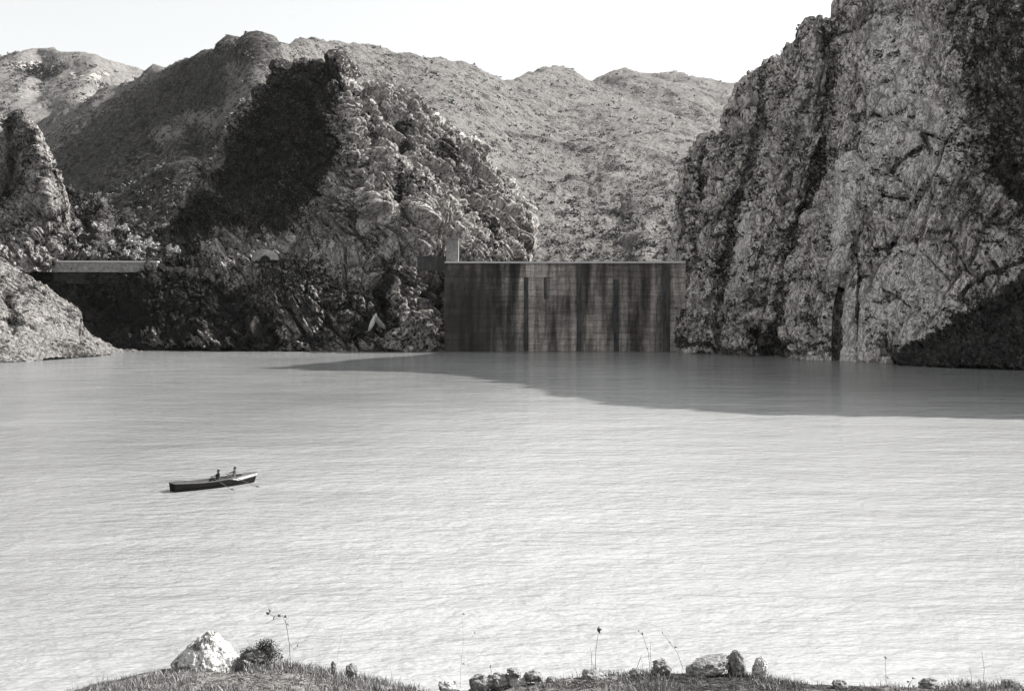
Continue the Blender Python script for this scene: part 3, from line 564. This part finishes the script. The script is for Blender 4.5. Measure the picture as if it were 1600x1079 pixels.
# stones on the bank:  px, py of centre, half width px, half height px, label, material, shape
S12 = 12/F
def bstone(name, px, py, hw_, hh, label, mat, seed, y=12., tip=0, rough=.28, cat='stone', n=40, dp=None, fq=1.35, taper=0):
    return rock(name, ((px-800)/F*y, y, CZ+(HZ-py)/F*y), (hw_*y/F, (dp or hw_)*y/F, hh*y/F), mat, label, cat, seed, tip=tip, rough=rough, n=n, fq=fq, taper=taper)
bstone('boulder', 327, 1036, 50, 48, 'big white boulder with dark lichen blotches standing up from the grassy bank', white_stone, 11, tip=.0, rough=.2, cat='boulder', n=90, dp=45, fq=1.0, taper=.42)
bstone('stone', 400, 1022, 22, 9, 'flat dark stone under the dry shrub right of the white boulder', dark_stone, 12)
bstone('stone', 549, 1046, 9, 9, 'small round dark stone alone right of the thorny shrub', dark_stone, 13)
bstone('stone', 521, 1042, 4, 9, 'thin upright dark stone poking from the grass beside a small round one', dark_stone, 14)
bstone('stone', 700, 1074, 14, 11, 'speckled pale stone leftmost of the row at the gap in the bank', white_stone, 15)
bstone('stone', 752, 1068, 17, 13, 'dark rough stone at the left of the touching pair', dark_stone, 16)
bstone('stone', 777, 1065, 18, 13, 'dark rough stone at the right of the touching pair', dark_stone, 17)
bstone('stone', 803, 1049, 11, 6, 'small black stone perched on top of a white one', dark_stone, 18, tip=-.3)
bstone('stone', 808, 1064, 17, 14, 'rounded white stone with a black stone on top', white_stone, 19, y=12.05, rough=.12)
bstone('stone', 834, 1056, 13, 8, 'half pale half dark stone right of the white stone', dark_stone, 20)
bstone('stone', 861, 1063, 8, 6, 'tiny dark stone low in the grass', dark_stone, 21)
bstone('stone', 926, 1056, 17, 9, 'low dark mound stone below the tall seed stalk', dark_stone, 22)
bstone('stone', 997, 1050, 12, 5, 'flat sliver of dark stone left of the speckled one', dark_stone, 25)
bstone('stone', 1033, 1044, 14, 12, 'speckled grey stone among the thin stalks', dark_stone, 23)
bstone('stone', 1106, 1040, 30, 16, 'wide dark sloping stone, largest on the right part of the bank', dark_stone, 24, tip=.6, rough=.2, n=60)
bstone('stone', 1150, 1038, 14, 22, 'tall upright egg shaped stone beside the wide dark one', dark_stone, 26, rough=.14, n=60)
bstone('stone', 1187, 1046, 12, 20, 'pale leaning stone right of the upright egg shaped one', white_stone, 27, tip=.25, rough=.15, n=50)
bstone('stone', 1312, 1070, 12, 8, 'small grey stone by itself right of the leaning stone', dark_stone, 28)
bstone('stone', 1453, 1070, 16, 9, 'grey stone under the short dry sprigs', dark_stone, 29)
bstone('stone', 1520, 1074, 11, 6, 'low stone under the tall thin grass stems', dark_stone, 30)
bstone('stone', 1580, 1071, 13, 9, 'rightmost dark stone at the edge of the bank', dark_stone, 31)
# plants of the bank
m = M('dry_stem', .8, .2); stem_mat = m.out((.07, .065, .055))
m = M('pale_stem', .8, .2); stem_pale = m.out((.26, .25, .23))
def pt(px, py, y=12.): return np.array([(px-800)/F*y, y, CZ+(HZ-py)/F*y])
def stalk(name, line, heads, label, cat, mat=None, r=.003, y=12., forks=()):
    mat = mat or stem_mat; b = pt(*line[0], y); e = empty(name, tuple(b)); tag(e, label, cat)
    mb = MB(); pts = [pt(*q, y)-b for q in line]; mb.tube(pts, [r*(1-.5*i/len(pts)) for i in range(len(pts))], 5); 
    for fk in forks: mb.tube([pt(*q, y)-b+np.array([0, random.uniform(-.03, .03), 0]) for q in fk], r*.6, 5)
    mb.build('stem', mat, e)
    if heads:
        V = []; 
        for (hx, hy, s) in heads:
            h = MB(); c = pt(hx, hy, y)-b
            for k in range(7):
                d = np.array([random.gauss(0, 1), random.gauss(0, 1), random.gauss(0, 1)])*s*S12*.45
                h.tube([c-d*.2, c+d*.5, c+d], [s*S12*.28, s*S12*.3, s*S12*.06], 5)
            h.build('seed_head', mat, e, True)
    return e
stalk('dry_stalk', [(454,1040),(452,1005),(449,985),(446,968)], [(419,958,4),(428,964,3),(436,961,3.5),(446,963,4),(421,954,3),(450,975,2.5),(465,1008,2)], 'tall branching dry stalk with seed heads rising beside the shrub', 'dry plant', r=.0038,
      forks=[[(448,975),(440,962),(430,966),(416,973)], [(440,962),(428,962),(419,955)], [(446,968),(452,962)], [(452,1005),(460,1014),(466,1004)]])
stalk('dry_stalk', [(930,1045),(931,1015),(935,986)], [(935,982,6)], 'single straight stalk with one dark seed head above the low mound stone', 'dry plant', r=.003)
stalk('dry_stalk', [(925,1046),(924,1020),(922,1010)], [], 'short bare stem beside the straight seed stalk', 'dry plant', stem_pale)
stalk('dry_stalk', [(1016,1048),(1013,1018),(1004,990),(997,984)], [(1004,990,3),(998,985,2.5),(1012,1012,2.5)], 'curved thin stalk with three small buds behind the speckled stone', 'dry plant', stem_pale)
stalk('dry_stalk', [(1068,1046),(1058,1018),(1046,1002),(1035,988)], [(1056,1010,3),(1046,1002,2.2),(1035,987,2.2)], 'arching thin stalk leaning left from the wide dark stone', 'dry plant', stem_pale)
stalk('dry_stalk', [(994,1046),(999,1032),(1003,1022)], [], 'stubby dark twig left of the budded stalks', 'dry plant')
stalk('dry_stalk', [(1018,1046),(1016,1020),(1017,1003)], [], 'straight pale grass stem close behind the speckled stone', 'dry plant', stem_pale)
stalk('dry_stalk', [(719,1075),(720,1040),(724,1000),(722,960)], [(724,958,3),(742,988,2.5),(724,1036,3)], 'tall faint stalk above the gap in the bank', 'dry plant', stem_pale, r=.0018, forks=[[(723,1000),(735,1000),(742,988)]])
stalk('dry_stalk', [(525,1050),(529,1015),(535,985)], [], 'very thin pale stem above the thin upright stone', 'dry plant', stem_pale, r=.0015)
stalk('dry_stalk', [(768,1050),(767,1046),(766,1041)], [(766,1041,2.5)], 'tiny bud on a short stem above the touching stones', 'dry plant')
stalk('dry_stalk', [(1385,1075),(1384,1050),(1383,1030)], [(1384,1026,4),(1387,1058,2.5)], 'lone stalk with a small tuft on top in the right part of the bank', 'dry plant', stem_pale)
stalk('dry_stalk', [(1417,1076),(1422,1066),(1427,1058)], [(1418,1064,3.5),(1426,1058,2.5)], 'short dark budded sprig left of the grey stone with dry sprigs', 'dry plant')
stalk('dry_stalk', [(1535,1076),(1538,1045),(1534,1018)], [], 'tallest thin grass stem near the right end of the bank', 'dry plant', stem_pale)
stalk('dry_stalk', [(1517,1076),(1518,1055),(1514,1042)], [], 'shorter grass stem left of the tallest one near the right end', 'dry plant', stem_pale)
# low dry shrub
b = pt(412, 1036); e = empty('dry_shrub', tuple(b)); tag(e, 'low dense dry shrub leaning right behind the white boulder', 'shrub')
mb = MB(); random.seed(8)
for k in range(34):
    a = random.uniform(-.9, .75); L = random.uniform(.12, .27); p0 = np.array([random.uniform(-.05, .07), random.uniform(-.04, .04), 0])
    p1 = p0+np.array([math.sin(a)*L*.5, random.uniform(-.05, .05), math.cos(a)*L*.5]); p2 = p0+np.array([math.sin(a)*L+.02, random.uniform(-.1, .1), math.cos(a)*L])
    mb.tube([p0, p1, p2], [.004, .003, .0012], 4)
    for j in range(2):
        q = p1+(p2-p1)*random.random(); mb.tube([q, q+np.array([random.uniform(-.06, .06), random.uniform(-.05, .05), random.uniform(.01, .06)])], [.002, .001], 4)
mb.build('stem', stem_mat, e)
rg = np.random.default_rng(4); V, Fq = leaves((.0, 0, .14), (.17, .13, .15), 3800, .0085, rg); mesh_np('leaves', V, Fq, fold_mat, e, False)

# ------------------------------------------------------------------ boat (local x: stern 0 -> bow L)
m = M('tarred_wood', .9, .08); tar = m.out(m.ramp(m.noise(3, 4, .6, m.mapped((1, 1, 8))), [(.3, .006), (.7, .018)]))
m = M('painted_wood', .6, .3); paint = m.out(m.ramp(m.noise(5, 4), [(.3, .3), (.7, .5)]))
m = M('grey_wood', .8, .2); gwood = m.out(m.ramp(m.noise(4, 4, .6, m.mapped((1, 6, 6))), [(.3, .06), (.7, .14)]))
P0 = np.array([(271-800)/F*78.6, 78.6]); P1 = np.array([(396-800)/F*82.5, 82.5]); dv = P1-P0; L = float(np.hypot(*dv)); rzb = math.atan2(dv[1], dv[0])
boat = empty('rowing_boat', (P0[0], P0[1], 0), rzb); tag(boat, 'long narrow dark rowing boat with pale bow carrying two rowers on the lake', 'boat')
def hull_sec(t):     # half beam, keel z, sheer z
    bm_ = .74*(1-(max(0, t-.42)/.58)**2.3)*(1 if t > .42 else (1-.28*((.42-t)/.42)**2)); bm_ = max(bm_, .015)
    return bm_, -.22+.16*max(0, t-.8)/.2,   .50+.24*max(0, (t-.35)/.65)**1.8+.10*max(0, (.35-t)/.35)**1.5
NS, NP = 44, 9
def hull_part(fa, fb, inset, name, mat):
    V = []; Fq = []
    for i in range(NS):
        t = i/(NS-1); hb, kz, sz = hull_sec(t); hb = max(hb-inset, .004)
        for j in range(-NP, NP+1):
            a = j/NP; A = abs(a); y = math.copysign(hb*(math.sin(min(1, A*1.05)*math.pi/2)**.75 if A else 0), a) if j else 0
            z = kz+inset+(sz-kz-inset)*(A**2.0)
            x = t*L+(.32*(A**1.5)*max(0, (t-.85)/.15))-(.12*A*(1-min(1, t/.05)))
            V.append((x, y, z))
    n = 2*NP+1
    for i in range(NS-1):
        for j in range(n-1):
            A0 = abs((j+.5)-NP)/NP
            if fa <= A0 <= fb: Fq.append((i*n+j, (i+1)*n+j, (i+1)*n+j+1, i*n+j+1))
    return V, Fq, n
V, Fq, n_ = hull_part(0, 1, 0, 'hull', tar)
mb = MB(); mb.add(V, Fq); mb.add([V[j] for j in range(n_)], [tuple(range(n_))]); mb.build('hull', tar, boat)
V, Fq, n_ = hull_part(0, 1, .035, '', gwood); mb = MB(); mb.add(V, [f[::-1] for f in Fq]); mb.build('inner_planking', gwood, boat)
for s in (-1, 1):
    mb = MB(); pts = []
    for i in range(NS):
        t = i/(NS-1); hb, kz, sz = hull_sec(t); pts.append((t*L+(.32*max(0, (t-.85)/.15))-(.12*(1-min(1, t/.05))), s*(hb*1.0-.01), sz+.02))
    mb.tube(pts, .038, 6); mb.build('gunwale', gwood, boat)
# pale strake painted along the bow
mb = MB()
for s in (-1, 1):
    ring = []
    for i in range(28, NS):
        t = i/(NS-1); hb, kz, sz = hull_sec(t); k = min(1, (i-28)/5)
        for A in (.84, .98):
            AA = 1-(1-A)*k if A < .9 else A
            y = s*(hb*(math.sin(min(1, AA*1.05)*math.pi/2)**.75)+.012); x = t*L+(.32*(AA**1.5)*max(0, (t-.85)/.15)); ring.append((x, y, kz+(sz-kz)*AA**2))
    mb.add(ring, [(2*i, 2*i+2, 2*i+3, 2*i+1) for i in range(len(ring)//2-1)])
mb.build('pale_bow_strake', paint, boat)
for t in (.12, .42, .55, .64, .76):
    hb, kz, sz = hull_sec(t); mb = MB(); mb.box((t*L-.11, -hb*.93, sz-.20), (t*L+.11, hb*.93, sz-.165)); mb.build('thwart', gwood, boat)
hb, kz, sz = hull_sec(.93); mb = MB(); mb.add([(.86*L, -.36, hull_sec(.86)[2]-.02), (.86*L, .36, hull_sec(.86)[2]-.02), (.99*L+.25, 0, hull_sec(.99)[2]-.0)], [(0, 2, 1)]); mb.add([(.86*L, -.36, .45), (.86*L, .36, .45), (.99*L+.25, 0, .6)], [(0, 1, 2)]); mb.build('fore_deck', gwood, boat)
def bl(x, y, z): c, s = math.cos(rzb), math.sin(rzb); return np.array([P0[0]+c*x-s*y, P0[1]+s*x+c*y, z])
# steering pole trailing from the stern
e = empty('pole', tuple(bl(.5, .1, .75))); e.rotation_euler.z = rzb; tag(e, 'thin wooden pole sticking out over the stern of the boat', 'pole')
mb = MB(); mb.tube([(.9, 0, -.16), (0, 0, 0), (-1.55, .1, .14)], [.022, .022, .016], 6); mb.build('shaft', gwood, e)
# oars: handle near the rower, blade in the water on the near side
def oar(h, b_, label):
    h = np.array(h, float); b_ = np.array(b_, float); o = empty('oar', tuple(bl(*h))); o.rotation_euler.z = rzb; tag(o, label, 'oar', None)
    d = b_-h; D = np.linalg.norm(d); d /= D; mb = MB(); mb.tube([(0, 0, 0), d*D*.5, d*(D-.45)], [.02, .024, .018], 8); mb.build('shaft', gwood, o)
    sd = np.cross(d, (0, 0, 1)); sd /= np.linalg.norm(sd); up = np.cross(sd, d)
    mb = MB(); q = [(-.5, .02, .02), (-.35, .07, .014), (-.1, .085, .011), (0, .07, .008)]
    V = []
    for (a, wd, th) in q:
        c = d*(D+a)
        for (s1, s2) in ((-1, 0), (0, 1), (1, 0), (0, -1)): V.append(c+up*wd*s1+sd*th*s2)
    Fq = [(i*4+j, i*4+(j+1) % 4, (i+1)*4+(j+1) % 4, (i+1)*4+j) for i in range(3) for j in range(4)]+[(3, 2, 1, 0), (12, 13, 14, 15)]
    mb.add(V, Fq); mb.build('blade', tar, o); return o
OA = dict()
# ------------------------------------------------------------------ people
m = M('dark_clothes', .9, .1); cloth_d = m.out((.02, .02, .022))
m = M('pale_shirt', .9, .1); cloth_l = m.out((.12, .115, .11))
m = M('dark_hair', .7, .2); hair = m.out((.01, .01, .01))
m = M('skin', .7, .3); skin_m = m.out((.13, .11, .095))
def person(seat, hands, label, shirt, lean=.12):
    """seated rower facing the stern (local -x); hands hold an oar"""
    o_loc = bl(*seat); vs = []; rd = []; ed = []
    def add(p, r, par=None):
        vs.append(tuple(p)); rd.append(r)
        if par is not None: ed.append((par, len(vs)-1))
        return len(vs)-1
    pel = add((0, 0, .10), .14); ab = add((-.02+lean*.2, 0, .27), .125, pel); ch = add((lean*.5, 0, .44), .15, ab); nb_ = add((lean*.75, 0, .56), .085, ch)
    nk = add((lean*.8-.01, 0, .63), .052, nb_); hd = add((lean*.8-.035, 0, .73), .088, nk); ht = add((lean*.8-.03, 0, .83), .078, hd)
    ns = add((lean*.8-.135, 0, .745), .016, hd)
    for s, hp in ((1, hands[1]), (-1, hands[0])):
        sh = add((lean*.7, s*.19, .53), .062, nb_); hp = np.array(hp, float)-np.array(seat); S0 = np.array(vs[sh]); md = (S0+hp)/2; dd = np.linalg.norm(hp-S0); drop = math.sqrt(max(.001, .30**2-(dd/2)**2))
        el = add(md+np.array([.02, s*.05, -drop*.8]), .045, sh); wr = add(hp+np.array([.055, 0, .012]), .028, el); pm = add(hp+np.array([.015, 0, .035]), .03, wr)
        for k, (fy, fl) in enumerate(((-.033, .9), (-.011, 1.0), (.011, .96), (.033, .8))):
            a = add(hp+np.array([-.025*fl, fy, .034]), .010, pm); b2 = add(hp+np.array([-.045*fl, fy, .0]), .009, a); add(hp+np.array([-.025*fl, fy, -.032]), .008, b2)
        t1 = add(hp+np.array([.012, -s*.045, .01]), .012, pm); add(hp+np.array([-.012, -s*.05, -.022]), .009, t1)
        hip = add((-.06, s*.10, .085), .095, pel); kn = add((-.44, s*.13, .27), .062, hip); an = add((-.66, s*.12, -.12), .042, kn); add((-.80, s*.12, -.15), .035, an)
    me = bpy.data.meshes.new('person'); me.from_pydata(vs, ed, []); o = bpy.data.objects.new('person', me); C.objects.link(o)
    md_ = o.modifiers.new('skin', 'SKIN'); sv = me.skin_vertices[0].data
    for i, r in enumerate(rd): sv[i].radius = (r, r)
    sv[0].use_root = True; md_.use_smooth_shade = True; sb = o.modifiers.new('sub', 'SUBSURF'); sb.levels = 1; sb.render_levels = 2
    me.materials.append(shirt); o.location = tuple(o_loc); o.rotation_euler.z = rzb; tag(o, label, 'person')
    # head covering: hair and face skin as children
    hx = lean*.8-.03
    def ell(c, r, cut=None, n=14):
        V = []; Fq = []
        for i in range(n+1):
            for j in range(2*n):
                a, b2 = math.pi*i/n, math.pi*j/n; V.append((c[0]+r[0]*math.sin(a)*math.cos(b2), c[1]+r[1]*math.sin(a)*math.sin(b2), c[2]+r[2]*math.cos(a)))
        for i in range(n):
            for j in range(2*n):
                f = (i*2*n+j, (i+1)*2*n+j, (i+1)*2*n+(j+1) % (2*n), i*2*n+(j+1) % (2*n))
                if cut is None or cut(np.mean([V[q] for q in f], axis=0)): Fq.append(f)
        mb = MB(); mb.add(V, Fq); return mb
    h_ = ell((hx+.012, 0, .80), (.105, .088, .105), lambda c: c[2] > .80 or c[0] > hx+.01); h_.build('hair', hair, o, True)
    f_ = ell((hx-.012, 0, .765), (.094, .078, .115), lambda c: c[0] < hx+.03); 
    f_.tube([(hx-.10, 0, .79), (hx-.125, 0, .755), (hx-.10, 0, .745)], [.008, .016, .008], 6)
    for s in (-1, 1): f_.tube([(hx+.0, s*.078, .79), (hx+.01, s*.09, .77), (hx+.0, s*.08, .74)], [.01, .014, .008], 6)
    f_.build('face', skin_m, o, True)
    for s in (-1, 1):
        f2 = MB(); f2.tube([(hx-.098, s*.032, .785), (hx-.102, s*.032, .785)], [.012, .008], 6); f2.build('eye', hair, o)
    f2 = MB()
    f2.tube([(hx-.101, -.025, .715), (hx-.106, 0, .713), (hx-.101, .025, .715)], .006, 5); f2.build('mouth', hair, o)
    return o
def rower(tx, label, olabel, shirt, reach, bladex):
    hb, kz, sz = hull_sec(tx/L); seat = (tx, 0, sz-.165); h = np.array([tx-reach, .02, seat[2]+.38]); b_ = np.array([bladex, -2.25, -.12])
    d = (b_-h)/np.linalg.norm(b_-h); oar(h-d*.12, b_, olabel)
    person(seat, [h+d*.16, h-d*.04], label, shirt, .14)
rower(.535*L, 'seated rower in dark clothes nearer the stern pulling an oar', 'oar of the rower nearer the stern, blade dipping beside the hull', cloth_d, .42, .60*L)
rower(.745*L, 'seated rower in grey shirt nearer the bow with arms stretched forward', 'oar of the rower nearer the bow, blade slanting into the water', cloth_l, .5, .93*L)

# ------------------------------------------------------------------ haze
HAZE = 0.000018
if HAZE:
    mb = MB(); mb.box((-3400, -400, -7), (3400, 3400, 420)); hm = bpy.data.materials.new('haze'); hm.use_nodes = True; t = hm.node_tree; t.nodes.remove(t.nodes['Principled BSDF'])
    pv = t.nodes.new('ShaderNodeVolumePrincipled'); pv.inputs['Color'].default_value = (.95, .95, .95, 1); pv.inputs['Density'].default_value = HAZE; pv.inputs['Anisotropy'].default_value = .2
    t.links.new(pv.outputs[0], t.nodes['Material Output'].inputs['Volume']); hz = mb.build('haze', hm); hz['kind'] = 'stuff'
